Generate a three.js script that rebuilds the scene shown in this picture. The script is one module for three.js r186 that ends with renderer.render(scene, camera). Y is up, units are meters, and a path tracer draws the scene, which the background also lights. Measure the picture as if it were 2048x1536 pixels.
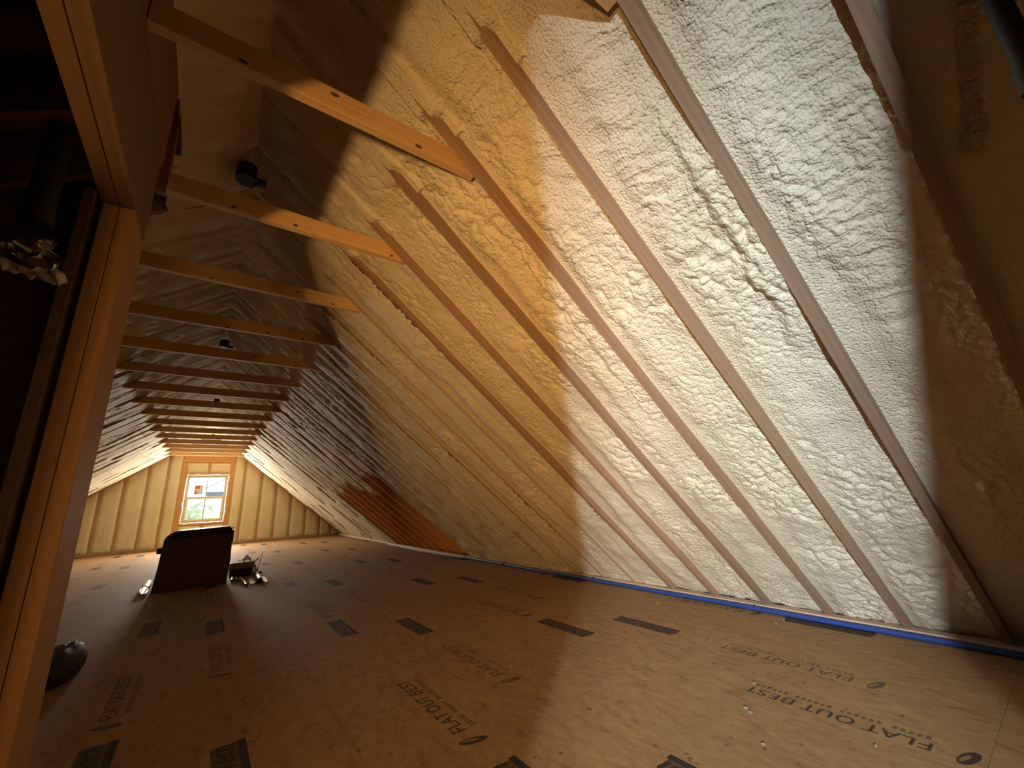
import * as THREE from 'three';
import { mergeGeometries } from 'three/addons/utils/BufferGeometryUtils.js';
import { RoundedBoxGeometry } from 'three/addons/geometries/RoundedBoxGeometry.js';

// ---------------------------------------------------------------- camera, sky, lights, exposure
const scene = new THREE.Scene();
const camera = new THREE.PerspectiveCamera(2 * Math.atan(768 / 813.4) * 180 / Math.PI, 2048 / 1536, 0.02, 400);
{
  const right = new THREE.Vector3(0.80725, -0.04740, 0.58831), down = new THREE.Vector3(0.11857, -0.96343, -0.24032), fwd = new THREE.Vector3(0.57818, 0.26375, -0.77210);
  camera.matrixAutoUpdate = true;
  const m = new THREE.Matrix4().makeBasis(right, down.clone().negate(), fwd.clone().negate());
  camera.quaternion.setFromRotationMatrix(m);
  camera.position.set(0, 0.929, 0);
}
const renderer = new THREE.WebGLRenderer({ antialias: true });
renderer.toneMapping = THREE.LinearToneMapping;
renderer.toneMappingExposure = 1.0;
renderer.shadowMap.enabled = true;

// overcast sky: a plain gradient, brighter overhead
{
  const W = 16, H = 64, d = new Float32Array(W * H * 4);
  for (let j = 0; j < H; j++) {
    const e = ((j + 0.5) / H - 0.5) * Math.PI, k = 5.5 * (1 + 1.0 * Math.max(0, Math.sin(e))) / 1.6;
    for (let i = 0; i < W; i++) d.set([k * 0.93, k * 1.0, k * 1.05, 1], (j * W + i) * 4);
  }
  const t = new THREE.DataTexture(d, W, H, THREE.RGBAFormat, THREE.FloatType);
  t.mapping = THREE.EquirectangularReflectionMapping; t.magFilter = THREE.LinearFilter; t.needsUpdate = true;
  scene.background = t;
}
const LAMP = new THREE.Vector3(-1.99, 1.02, 1.31);           // unseen cool lamp behind the camera, placed to light a patch of the right slope
const WARM = new THREE.Vector3(-1.75, 0.40, 0.75);           // unseen warm lamp beside it, placed to warm the right slope
const COOL_I = 165, WARM_I = 51, WINDOW_I = 64;
const coolLight = new THREE.SpotLight(new THREE.Color(0.75, 0.90, 1.05), COOL_I, 0, 62 * Math.PI / 180, 1, 2);
coolLight.position.copy(LAMP); coolLight.target.position.set(2.2, -2.02, -1.13); coolLight.shadow.radius = 0.35; coolLight.castShadow = true; coolLight.name = 'unseen_cool_light';
scene.add(coolLight, coolLight.target);
const warmLight = new THREE.SpotLight(new THREE.Color(1.0, 0.56, 0.20), WARM_I, 0, 35 * Math.PI / 180, 1, 2);
warmLight.position.copy(WARM); warmLight.target.position.set(1.6, 1.4, -2.05); warmLight.shadow.radius = 5.5; warmLight.castShadow = true; warmLight.name = 'unseen_warm_light';
scene.add(warmLight, warmLight.target);

// ---------------------------------------------------------------- dimensions
const ZG = -14.2;                       // far gable
const ZF = 1.7;                         // wall behind the camera
const ER = 3.614, TR = 0.8213;          // right slope: y = TR * (ER - x)
const RIDGE = ER * TR;                  // 2.968, ridge at x = 0
const TL = 0.72, EL = RIDGE / TL;       // left slope: y = TL * (EL + x)
const U = 0.4064, Z0 = -2.482;          // rafter n stands at z = Z0 + n * U
const zr = (n) => Z0 + n * U;
const RW = 0.038, RD = 0.235;
const TIE_Y = 2.317, TIE_H = 0.089;

// ---------------------------------------------------------------- random and noise
function rng(seed) { let s = seed >>> 0; return () => { s = (s + 0x6D2B79F5) >>> 0; let t = s; t = Math.imul(t ^ (t >>> 15), t | 1); t ^= t + Math.imul(t ^ (t >>> 7), t | 61); return ((t ^ (t >>> 14)) >>> 0) / 4294967296; }; }
function hash(i, j, k = 0) { let h = Math.imul(i, 374761393) ^ Math.imul(j, 668265263) ^ Math.imul(k, 2147483647 ^ 0x5bd1e995); h = Math.imul(h ^ (h >>> 13), 1274126177); h ^= h >>> 16; return (h >>> 0) / 4294967296; }
function noise(x, y, k = 0) {           // smooth value noise, -1..1
  const i = Math.floor(x), j = Math.floor(y), fx = x - i, fy = y - j, u = fx * fx * fx * (fx * (fx * 6 - 15) + 10), v = fy * fy * fy * (fy * (fy * 6 - 15) + 10);
  const a = hash(i, j, k), b = hash(i + 1, j, k), c = hash(i, j + 1, k), d = hash(i + 1, j + 1, k);
  return 2 * (a + (b - a) * u + (c - a) * v + (a - b - c + d) * u * v) - 1;
}
function fbm(x, y, k, n = 3) { let s = 0, a = 0.55; for (let o = 0; o < n; o++) { s += a * noise(x, y, k + o * 17); x = x * 2.03 + 5.1; y = y * 2.03 + 1.7; a *= 0.5; } return s; }
function cell(x, y, k) {                // distance to the nearest cell point
  const i = Math.floor(x), j = Math.floor(y); let m = 9;
  for (let a = -1; a <= 1; a++) for (let b = -1; b <= 1; b++) { const dx = i + a + hash(i + a, j + b, k) - x, dy = j + b + hash(i + a, j + b, k + 5) - y, d = dx * dx + dy * dy; if (d < m) m = d; }
  return Math.sqrt(m);
}
const smooth = (a, b, x) => { const t = Math.min(1, Math.max(0, (x - a) / (b - a))); return t * t * (3 - 2 * t); };

// ---------------------------------------------------------------- naming helpers
const taken = {};
function numbered(n) { const k = taken[n] ?? 0; taken[n] = k + 1; return k ? n + '_' + String(k).padStart(3, '0') : n; }
function shadow(o) { o.castShadow = true; o.receiveShadow = true; return o; }
function part(name, geometry, material, parent) { const m = shadow(new THREE.Mesh(geometry, material)); m.name = name; parent.add(m); return m; }
function struct(name) { const g = new THREE.Group(); g.name = name; g.userData = { kind: 'structure' }; scene.add(g); return g; }
function thing(name, label, category, [x, y, z] = [0, 0, 0], group) {
  const g = new THREE.Group(); g.name = numbered(name); g.position.set(x, y, z);
  g.userData = { label, category }; if (group) g.userData.group = group;
  scene.add(g); return g;
}
// uv in metres: u along the longest axis, so that grain follows the length
function metreUV(g, along = null) {
  g.computeBoundingBox(); const s = g.boundingBox.getSize(new THREE.Vector3()).toArray();
  const L = along ?? s.indexOf(Math.max(...s)), p = g.attributes.position, n = g.attributes.normal, uv = new Float32Array(p.count * 2), o = [hash(Math.round(s[0] * 977), Math.round(s[1] * 613), 3), hash(Math.round(s[2] * 977), 7, 9)];
  for (let i = 0; i < p.count; i++) {
    const q = [p.getX(i), p.getY(i), p.getZ(i)], m = [Math.abs(n.getX(i)), Math.abs(n.getY(i)), Math.abs(n.getZ(i))];
    m[L] = -1; const across = [0, 1, 2].filter((a) => a !== L), v = m[across[0]] > m[across[1]] ? across[1] : across[0];
    uv[2 * i] = q[L] + o[0] * 3; uv[2 * i + 1] = q[v] + o[1];
  }
  g.setAttribute('uv', new THREE.BufferAttribute(uv, 2)); return g;
}
function box(x0, x1, y0, y1, z0, z1, r = 0.003, along = null) {
  const w = x1 - x0, h = y1 - y0, d = z1 - z0;
  const g = new RoundedBoxGeometry(w, h, d, 1, Math.min(r, w / 3, h / 3, d / 3)); g.translate((x0 + x1) / 2, (y0 + y1) / 2, (z0 + z1) / 2); return metreUV(g, along);
}
function tube(points, r, seg = 40, rad = 12, closed = false) { return new THREE.TubeGeometry(new THREE.CatmullRomCurve3(points.map((p) => new THREE.Vector3(...p))), seg, r, rad, closed); }
function grid(nu, nv, f, flip = false) {  // open sheet from f(i/nu, j/nv) -> [x, y, z, u, v]
  const P = new Float32Array((nu + 1) * (nv + 1) * 3), T = new Float32Array((nu + 1) * (nv + 1) * 2), I = new Uint32Array(nu * nv * 6);
  for (let j = 0, a = 0; j <= nv; j++) for (let i = 0; i <= nu; i++, a++) { const q = f(i / nu, j / nv); P.set([q[0], q[1], q[2]], a * 3); T.set([q[3] ?? i / nu, q[4] ?? j / nv], a * 2); }
  for (let j = 0, a = 0; j < nv; j++) for (let i = 0; i < nu; i++) { const b = j * (nu + 1) + i, c = b + nu + 1; I.set(flip ? [b, c, b + 1, b + 1, c, c + 1] : [b, b + 1, c, b + 1, c + 1, c], a); a += 6; }
  const g = new THREE.BufferGeometry(); g.setAttribute('position', new THREE.BufferAttribute(P, 3)); g.setAttribute('uv', new THREE.BufferAttribute(T, 2)); g.setIndex(new THREE.BufferAttribute(I, 1)); g.computeVertexNormals(); return g;
}

// ---------------------------------------------------------------- textures and materials
function pnoise(x, y, px, py, k) {      // tiling value noise
  const w = (a, n) => ((a % n) + n) % n, i = Math.floor(x), j = Math.floor(y), fx = x - i, fy = y - j, u = fx * fx * (3 - 2 * fx), v = fy * fy * (3 - 2 * fy);
  const a = hash(w(i, px), w(j, py), k), b = hash(w(i + 1, px), w(j, py), k), c = hash(w(i, px), w(j + 1, py), k), d = hash(w(i + 1, px), w(j + 1, py), k);
  return a + (b - a) * u + (c - a) * v + (a - b - c + d) * u * v;
}
function dataTexture(n, m, f, srgb) {
  const d = new Uint8Array(n * m * 4);
  for (let j = 0; j < m; j++) for (let i = 0; i < n; i++) { const c = f(i / n, j / m); d.set([c[0] * 255, c[1] * 255, c[2] * 255, 255], (j * n + i) * 4); }
  const t = new THREE.DataTexture(d, n, m); t.wrapS = t.wrapT = THREE.RepeatWrapping; t.magFilter = THREE.LinearFilter; t.minFilter = THREE.LinearMipmapLinearFilter; if (srgb) t.colorSpace = THREE.SRGBColorSpace; t.needsUpdate = true; return t;
}
function pcell(x, y, n, k) { const w = (a) => ((a % n) + n) % n, i = Math.floor(x), j = Math.floor(y); let m = 9; for (let a = -1; a <= 1; a++) for (let b = -1; b <= 1; b++) { const dx = i + a + hash(w(i + a), w(j + b), k) - x, dy = j + b + hash(w(i + a), w(j + b), k + 5) - y; m = Math.min(m, dx * dx + dy * dy); } return m; }
const foamBump = dataTexture(768, 768, (x, y) => { const qx = x + 0.012 * pnoise(x * 16, y * 16, 16, 16, 4), qy = y + 0.012 * pnoise(x * 16, y * 16, 16, 16, 5), v = 0.62 * (1 - Math.min(1, pcell(qx * 42, qy * 42, 42, 1))) + 0.3 * (1 - Math.min(1, pcell(qx * 90, qy * 90, 90, 2))) + 0.08 * pnoise(x * 170, y * 170, 170, 170, 3); return [v, v, v]; });
foamBump.repeat.set(2.2, 2.2);
const foamTint = dataTexture(256, 256, (x, y) => { const v = 0.6 * pnoise(x * 6, y * 6, 6, 6, 11) + 0.4 * pnoise(x * 17, y * 17, 17, 17, 12), w = 0.9 + 0.1 * v; return [w, w * (0.985 + 0.015 * v), w * (0.94 + 0.06 * v)]; });
foamTint.repeat.set(0.7, 0.7);
const grain = dataTexture(512, 256, (x, y) => {
  const warp = 0.08 * pnoise(x * 3, y * 4, 3, 4, 21), q = y + warp, ring = 0.5 + 0.5 * Math.sin(2 * Math.PI * (q * 9 + 0.6 * pnoise(x * 4, y * 5, 4, 5, 22))), fine = pnoise(x * 10, y * 128, 10, 128, 23);
  const v = 0.80 + 0.12 * ring + 0.12 * fine - 0.04; return [v, v * 0.96, v * 0.9];
});
grain.repeat.set(0.8, 4);
const M = {
  foam: new THREE.MeshPhysicalMaterial({ color: new THREE.Color(0.74, 0.635, 0.45), roughness: 0.68, map: foamTint, bumpMap: foamBump, bumpScale: 0.0075, specularIntensity: 0.7 }),
  foamFlat: new THREE.MeshPhysicalMaterial({ color: new THREE.Color(0.74, 0.67, 0.46), roughness: 0.7, map: foamTint, bumpMap: foamBump, bumpScale: 0.003 }),
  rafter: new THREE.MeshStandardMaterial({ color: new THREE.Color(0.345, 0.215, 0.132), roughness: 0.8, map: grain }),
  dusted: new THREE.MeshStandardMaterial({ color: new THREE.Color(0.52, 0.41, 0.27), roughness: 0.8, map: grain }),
  redWood: new THREE.MeshStandardMaterial({ color: new THREE.Color(0.78, 0.37, 0.135), roughness: 0.8, map: grain }),
  stud: new THREE.MeshStandardMaterial({ color: new THREE.Color(0.50, 0.33, 0.16), roughness: 0.8, map: grain }),
  tie: new THREE.MeshStandardMaterial({ color: new THREE.Color(0.74, 0.46, 0.20), roughness: 0.7, map: grain }),
  beam: new THREE.MeshStandardMaterial({ color: new THREE.Color(0.15, 0.08, 0.03), roughness: 0.75, map: grain }),  // darkened so that the beam reads as lying in shade
  header: new THREE.MeshStandardMaterial({ color: new THREE.Color(0.66, 0.36, 0.14), roughness: 0.75, map: grain }),
  deck: new THREE.MeshStandardMaterial({ color: new THREE.Color(0.76, 0.35, 0.125), roughness: 0.85, map: grain }),
  darkAndShadedWood: new THREE.MeshStandardMaterial({ color: new THREE.Color(0.10, 0.045, 0.02), roughness: 0.9, map: grain }),  // dark knots and strips, and shade put into the wood left of the beam
  dimWood: new THREE.MeshStandardMaterial({ color: new THREE.Color(0.22, 0.12, 0.055), roughness: 0.85, map: grain }),
  plate: new THREE.MeshStandardMaterial({ color: new THREE.Color(0.62, 0.44, 0.32), roughness: 0.8, map: grain }),
  paleWood: new THREE.MeshStandardMaterial({ color: new THREE.Color(0.74, 0.62, 0.52), roughness: 0.7, map: grain }),
  blue: new THREE.MeshPhysicalMaterial({ color: new THREE.Color(0.022, 0.05, 0.19), roughness: 0.45 }),
  black: new THREE.MeshStandardMaterial({ color: new THREE.Color(0.012, 0.011, 0.011), roughness: 0.6 }),
  darkSteel: new THREE.MeshStandardMaterial({ color: new THREE.Color(0.03, 0.026, 0.022), roughness: 0.5, metalness: 0.3 }),
  case: new THREE.MeshStandardMaterial({ color: new THREE.Color(0.11, 0.055, 0.026), roughness: 0.65 }),
  galv: new THREE.MeshStandardMaterial({ color: new THREE.Color(0.72, 0.72, 0.70), roughness: 0.28, metalness: 1 }),
  grey: new THREE.MeshStandardMaterial({ color: new THREE.Color(0.30, 0.27, 0.24), roughness: 0.55 }),
  foil: new THREE.MeshStandardMaterial({ color: new THREE.Color(0.55, 0.53, 0.50), roughness: 0.3, metalness: 1 }),
  plastic: new THREE.MeshPhysicalMaterial({ color: new THREE.Color(0.85, 0.85, 0.83), roughness: 0.3, transmission: 0.3, thickness: 0 }),
  vinyl: new THREE.MeshPhysicalMaterial({ color: new THREE.Color(0.82, 0.82, 0.78), roughness: 0.35 }),
  cream: new THREE.MeshPhysicalMaterial({ color: new THREE.Color(0.80, 0.72, 0.48), roughness: 0.45 }),
  glass: new THREE.MeshPhysicalMaterial({ color: 0xffffff, roughness: 0, transmission: 1, thickness: 0, ior: 1.5 }),
  orange: new THREE.MeshStandardMaterial({ color: new THREE.Color(0.85, 0.16, 0.03), roughness: 0.6 }),
  paper: new THREE.MeshPhysicalMaterial({ color: new THREE.Color(0.62, 0.66, 0.60), roughness: 0.9, transmission: 0.4, thickness: 0 }),
};

// ---------------------------------------------------------------- floor: printed panels, each a piece of its own
const floor = struct('floor');
const PW = 1.2125, PL = 2.438;
function panelTexture(seed, fade) {
  const W = 1024, H = 2048, c = document.createElement('canvas'); c.width = W; c.height = H; const g = c.getContext('2d'), r = rng(seed), k = W / PW;
  g.fillStyle = '#a98358'; g.fillRect(0, 0, W, H);
  for (let i = 0; i < 5200; i++) {
    const x = r() * W, y = r() * H, l = 30 + r() * 90, w = 6 + r() * 22, t = r(); g.save(); g.translate(x, y); g.rotate(Math.PI / 2 + (r() - 0.5) * 1.3);
    g.fillStyle = t < 0.4 ? 'rgba(196,156,108,0.16)' : t < 0.75 ? 'rgba(140,100,62,0.15)' : t < 0.93 ? 'rgba(176,128,80,0.2)' : 'rgba(104,68,38,0.18)'; g.fillRect(-l / 2, -w / 2, l, w); g.restore();
  }
  for (let i = 0; i < 150; i++) { g.fillStyle = 'rgba(60,34,14,' + (0.15 + 0.4 * r()) + ')'; const x = r() * W, y = r() * H, s = 1.5 + r() * 5; g.beginPath(); g.ellipse(x, y, s, s * (1 + r()), r() * 3, 0, 7); g.fill(); }
  for (let i = 0; i < 16; i++) { g.strokeStyle = 'rgba(70,40,18,0.28)'; g.lineWidth = 1.5 + r() * 2; const x = r() * W, y = r() * H; g.beginPath(); g.moveTo(x, y); g.lineTo(x + (r() - 0.5) * 60, y + 40 + r() * 150); g.stroke(); }
  const at = (x, z, f) => { g.save(); g.translate((x) * k, (z) * k); g.rotate(-Math.PI / 2); f(); g.restore(); };
  const logo = (a) => { // bold word over a long bar
    g.fillStyle = 'rgba(26,14,6,' + a + ')'; g.font = 'bold italic ' + Math.round(0.098 * k) + 'px sans-serif'; g.textAlign = 'center'; g.textBaseline = 'alphabetic';
    g.save(); const w = g.measureText('AdvanTech').width; g.scale(0.50 * k / w, 1); g.fillText('AdvanTech', 0, 0); g.lineWidth = 3; g.strokeStyle = g.fillStyle; g.strokeText('AdvanTech', 0, 0); g.restore();
    g.fillRect(-0.24 * k, 0.016 * k, 0.50 * k, 0.030 * k);
    g.fillStyle = 'rgba(34,18,8,' + a * 0.6 + ')'; g.fillRect(-0.24 * k, -0.075 * k, 0.49 * k, 0.09 * k);
  };
  const flat = (a) => {
    g.fillStyle = 'rgba(26,14,6,' + a + ')'; g.textAlign = 'center'; g.textBaseline = 'alphabetic'; g.font = Math.round(0.085 * k) + 'px sans-serif';
    g.save(); let w = g.measureText('FLAT OUT BEST').width; g.scale(0.64 * k / w, 1); g.fillText('FLAT OUT BEST', 0, 0); g.lineWidth = 1.5; g.strokeStyle = g.fillStyle; g.strokeText('FLAT OUT BEST', 0, 0); g.restore();
    g.fillStyle = 'rgba(26,14,6,' + a * 0.55 + ')'; g.font = Math.round(0.036 * k) + 'px sans-serif'; g.save(); w = g.measureText('SUBFLOOR').width; g.restore();
    for (let q = 0; q < 26; q++) { const x = (-0.3 + q * 0.0235) * k; if (q % 7 !== 5) g.fillRect(x, 0.026 * k, 0.014 * k, (0.018 + 0.012 * r()) * k); }
    // leaf-like mark before the words
    g.fillStyle = 'rgba(26,14,6,' + a + ')'; g.beginPath(); g.ellipse(-0.40 * k, -0.02 * k, 0.022 * k, 0.06 * k, 0.25, 0, 7); g.fill();
    g.globalCompositeOperation = 'source-over'; g.fillStyle = 'rgb(150,112,72)'; g.beginPath(); g.ellipse(-0.392 * k, -0.028 * k, 0.008 * k, 0.035 * k, 0.3, 0, 7); g.fill();
  };
  // print positions inside a panel (x from its left edge, z from its far edge)
  at(0.40, 0.40, () => logo(0.92 * fade)); at(0.83, 0.77, () => logo(0.95 * fade));
  at(0.40, 1.98, () => flat(0.85 * fade)); at(0.83, 1.64, () => flat(0.55 * fade));
  const t = new THREE.CanvasTexture(c); t.colorSpace = THREE.SRGBColorSpace; t.wrapS = t.wrapT = THREE.ClampToEdgeWrapping; return t;
}
const panelMats = [[3, 1.05], [8, 0.92], [15, 1]].map(([s, f]) => new THREE.MeshStandardMaterial({ map: panelTexture(s, f), color: new THREE.Color(0.78, 0.76, 0.645), roughness: 0.75 }));
{
  const X0 = -4.25, X1 = 3.68; let n = 0;
  for (let k = -4; k <= 2; k++) {
    const px0 = 0.597 + PW * k, px1 = px0 + PW, shift = k % 2 ? 0 : -PL / 2;
    for (let j = -6; j <= 2; j++) {
      const pz0 = -2.85 + shift + j * PL, pz1 = pz0 + PL, x0 = Math.max(px0, X0) + 0.0005, x1 = Math.min(px1, X1) - 0.0005, z0 = Math.max(pz0, ZG - 0.1) + 0.0005, z1 = Math.min(pz1, ZF + 0.1) - 0.0005;
      if (x1 - x0 < 0.03 || z1 - z0 < 0.03) continue;
      const g = new RoundedBoxGeometry(x1 - x0, 0.018, z1 - z0, 1, 0.0008), p = g.attributes.position, uv = g.attributes.uv; g.translate((x0 + x1) / 2, -0.009, (z0 + z1) / 2);
      for (let i = 0; i < p.count; i++) uv.setXY(i, Math.min(0.999, Math.max(0.001, (p.getX(i) - px0) / PW)), Math.min(0.999, Math.max(0.001, 1 - (p.getZ(i) - pz0) / PL)));
      part('floor_panel', g, panelMats[(n++ * 7 + k + 8) % 3], floor);
    }
  }
  part('subfloor', box(-4.6, 3.95, -0.25, -0.02, ZG - 0.3, ZF + 0.3), M.dimWood, floor);
}

// ---------------------------------------------------------------- roof slopes: deck, rafters, sprayed foam bay by bay
const slopes = {
  right: { foot: [ER, 0], up: [-1 / Math.hypot(1, TR), TR / Math.hypot(1, TR)], len: Math.hypot(ER, RIDGE) },
  left: { foot: [-EL, 0], up: [1 / Math.hypot(1, TL), TL / Math.hypot(1, TL)], len: Math.hypot(EL, RIDGE) },
};
slopes.right.nrm = [-slopes.right.up[1], slopes.right.up[0]]; if (slopes.right.nrm[1] > 0) slopes.right.nrm = slopes.right.nrm.map((v) => -v);
slopes.left.nrm = [slopes.left.up[1], -slopes.left.up[0]];
const onSlope = (S, s, h) => [S.foot[0] + S.up[0] * s + S.nrm[0] * h, S.foot[1] + S.up[1] * s + S.nrm[1] * h];
function slopeBox(S, s0, s1, h0, h1, z0, z1) { // box lying along a slope
  const g = new THREE.BoxGeometry(s1 - s0, h1 - h0, z1 - z0); g.translate((s0 + s1) / 2, (h0 + h1) / 2, (z0 + z1) / 2); metreUV(g);
  const p = g.attributes.position; for (let i = 0; i < p.count; i++) { const q = onSlope(S, p.getX(i), p.getY(i)); p.setXY(i, q[0], q[1]); }
  const cross = S.up[0] * S.nrm[1] - S.up[1] * S.nrm[0];
  if (cross < 0) { const ix = g.index; for (let i = 0; i < ix.count; i += 3) { const a = ix.getX(i); ix.setX(i, ix.getX(i + 1)); ix.setX(i + 1, a); } }
  g.deleteAttribute('normal'); const out = g.toNonIndexed(); out.computeVertexNormals(); return out;
}
// height of the foam face above the rafters' inner faces: w 0..1 across the bay (0 beside the farther rafter), s up the slope
function foamHeight(z, s, w, n, k) {
  const low = fbm(z * 2.3, s * 1.6, 31, 2), reach = 0.5 + 0.5 * noise(s * 1.1, n * 3.7, 41), lower = smooth(0.2, 1.4, s);
  let h = (n < 0 || n > 30 ? -0.024 : -0.044) + 0.014 * low;
  const wc = 0.70 + 0.10 * noise(s * 1.9, n * 5.3, 43) + 0.05 * noise(s * 6.5, n * 2.1, 44) + 0.025 * noise(s * 19, n, 45);
  const soft = 0.02 + 0.10 * (0.5 + 0.5 * noise(s * 2.7, n * 6.1, 46)), crust = smooth(wc - soft, wc + 0.3 * soft, w) * smooth(0.25, 0.85, reach) * (0.4 + 0.6 * lower); h += (n >= 5 && n < 30 ? 0.008 : 0.030) * crust;
  const wm = 0.36 + 0.13 * noise(s * 1.3, n * 7.7, 47) + 0.04 * noise(s * 5, n, 48), up = 0.5 + 0.5 * noise(s * 0.8, n * 4.1, 49), a = w - wm;
  h += 0.020 * up * (a < 0 ? Math.exp(-(a * a) / 0.012) : Math.exp(-(a * a) / 0.05));
  const still = smooth(0.03, 0.22, w), wx = z + 0.016 * noise(z * 18, s * 18, 51) , ws = s + 0.016 * noise(z * 18 + 9, s * 18, 52);
  const lumpy = smooth(-0.1, 0.55, fbm(z * 2.4 + 3, s * 2.2, 53, 2)), c1 = cell(wx * 20, ws * 16, 55), c2 = cell(wx * 40, ws * 34, 56), fine = smooth(-0.55, 0.6, noise(z * 3.1, s * 2.7, 64));
  h += still * (0.001 + 0.027 * lumpy) * (0.5 - c1 * c1);
  h += still * (0.0022 + 0.0105 * fine + 0.004 * crust) * (0.42 - c2 * c2);
  const fold = 1 - Math.abs(noise(z * 6.5 + 0.8 * noise(z * 5, s * 9, 57), s * 27 + 1.1 * noise(z * 8, s * 5, 58), 59)), fm = smooth(0.0, 0.6, noise(z * 1.9, s * 1.5, 60) + 0.5 * smooth(-0.9, -0.2, z));
  h += still * (0.0008 + 0.0062 * fm) * (fold * fold - 0.4);
  h += still * (0.013 * fbm(z * 6, s * 6.5, 61, 2));
  return h;
}
function foamBay(S, n, res, s0, s1, side) {
  const za = zr(n) + RW / 2, zb = zr(n + 1) - RW / 2, wz = zb - za, nu = Math.max(8, Math.round(wz / res)), nv = Math.max(12, Math.round((s1 - s0) / res));
  const cross = S.up[0] * S.nrm[1] - S.up[1] * S.nrm[0];
  const sTie = TIE_Y / S.up[1];
  return grid(nu, nv, (a, b) => {
    const s = s0 + (s1 - s0) * b, base = (side ? n < -6 : n < -3) ? 0.85 - 0.5 * smooth(-0.15, 0.5, noise(n * 5.1 + side * 9, s * 1.7, 76)) : n < 0 || side ? 0.35 : 0, cover = Math.max(base, smooth(sTie + (side ? -0.1 : 0.12), sTie + 0.42, s + 0.06 * noise(n * 3.3, s * 4, 75))); // towards the ridge the foam runs over the rafters
    let z = za + wz * a, h = foamHeight(z, s, a, n + side * 61, 0);
    if (a > 0.985) { const over = smooth(-0.03, -0.004, h) * (0.5 + 0.3 * noise(s * 41, n * 9, 71) + 0.2 * noise(s * 97, n, 74)), q = smooth(0.55, 0.95, over); z += 0.006 * q; h = h + (0.003 - h) * smooth(0, 0.3, q); }
    h = Math.min(h, 0.014);
    if (cover > 0) { z += (a < 0.5 ? -1 : 1) * (RW / 2 + 0.001) * cover * Math.pow(Math.abs(2 * a - 1), 8); h += cover * (0.012 - 0.45 * h) + cover * 0.010 * Math.cos(Math.PI * (2 * a - 1)); if (Math.abs(2 * a - 1) > 0.8) h = Math.max(h, -0.03 + 0.034 * smooth(0.3, 0.6, cover)); }
    if (s0 > 0.3 && side === 0) { const d = (b * (s1 - s0)) / 0.30, ragged = (1 - smooth(0, 1, d + 0.5 * noise(z * 17, s * 9, 73))); h -= 0.16 * ragged * ragged; }
    const p = onSlope(S, s, h); return [p[0], p[1], z, z, s];
  }, cross < 0);
}
const ceiling = struct('ceiling');
const N0 = -28, N1 = 9;                                            // rafters seen from the gable to behind the camera
for (const side of ['right', 'left']) {
  const S = slopes[side], rafter = slopeBox(S, -0.25, S.len, -RD, 0, -RW / 2, RW / 2);
  const zs = side === 'left' ? [[ZG - 0.3, -2.62, M.deck], [-2.62, ZF + 0.3, M.darkAndShadedWood]] : [[ZG - 0.3, ZF + 0.3, M.deck]];  // near left deck is given the darker wood to stand for shade
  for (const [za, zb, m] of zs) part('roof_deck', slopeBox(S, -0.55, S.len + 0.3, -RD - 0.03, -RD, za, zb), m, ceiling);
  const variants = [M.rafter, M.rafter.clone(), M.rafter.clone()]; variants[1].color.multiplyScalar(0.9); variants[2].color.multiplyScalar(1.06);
  for (let n = N0; n <= N1; n++) { const m = part('rafter', rafter, (side === 'left' && zr(n) > -2.5) ? M.darkAndShadedWood : (side === 'right' && n >= -16 && n <= -10) ? M.redWood : n < 0 ? M.dusted : variants[(n * 5 + 300) % 3], ceiling); m.position.z = zr(n); }  // near left rafters are darkened as if in shade
  for (let n = N0; n < N1; n++) {
    let res, s0 = 0.0;
    if (side === 'right') {
      res = n >= 7 ? 0.03 : n >= 1 ? 0.0052 : n >= -3 ? 0.009 : n >= -9 ? 0.014 : n >= -17 ? 0.022 : 0.03;
      if (n <= -10 && n >= -17) s0 = 1.62 + 0.22 * noise(n * 3.1, 5, 9) + (n > -12 ? 0.15 : 0) ;
    } else {
      res = n >= -6 ? 0.018 : 0.026;
      if (zr(n) > -3.0) s0 = 2.69 / S.up[1];
    }
    part('foam_panel', foamBay(S, n, res, s0, S.len + 0.012, side === 'left' ? 1 : 0), M.foam, ceiling);
  }
}
part('ridge_board', box(-0.022, 0.022, RIDGE + 0.03, RIDGE + 0.26, ZG - 0.1, ZF + 0.1), M.rafter, ceiling);
part('blocking', box(-0.335, -0.300, 2.66, 2.715, -2.30, -1.98), M.darkAndShadedWood, ceiling);

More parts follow.
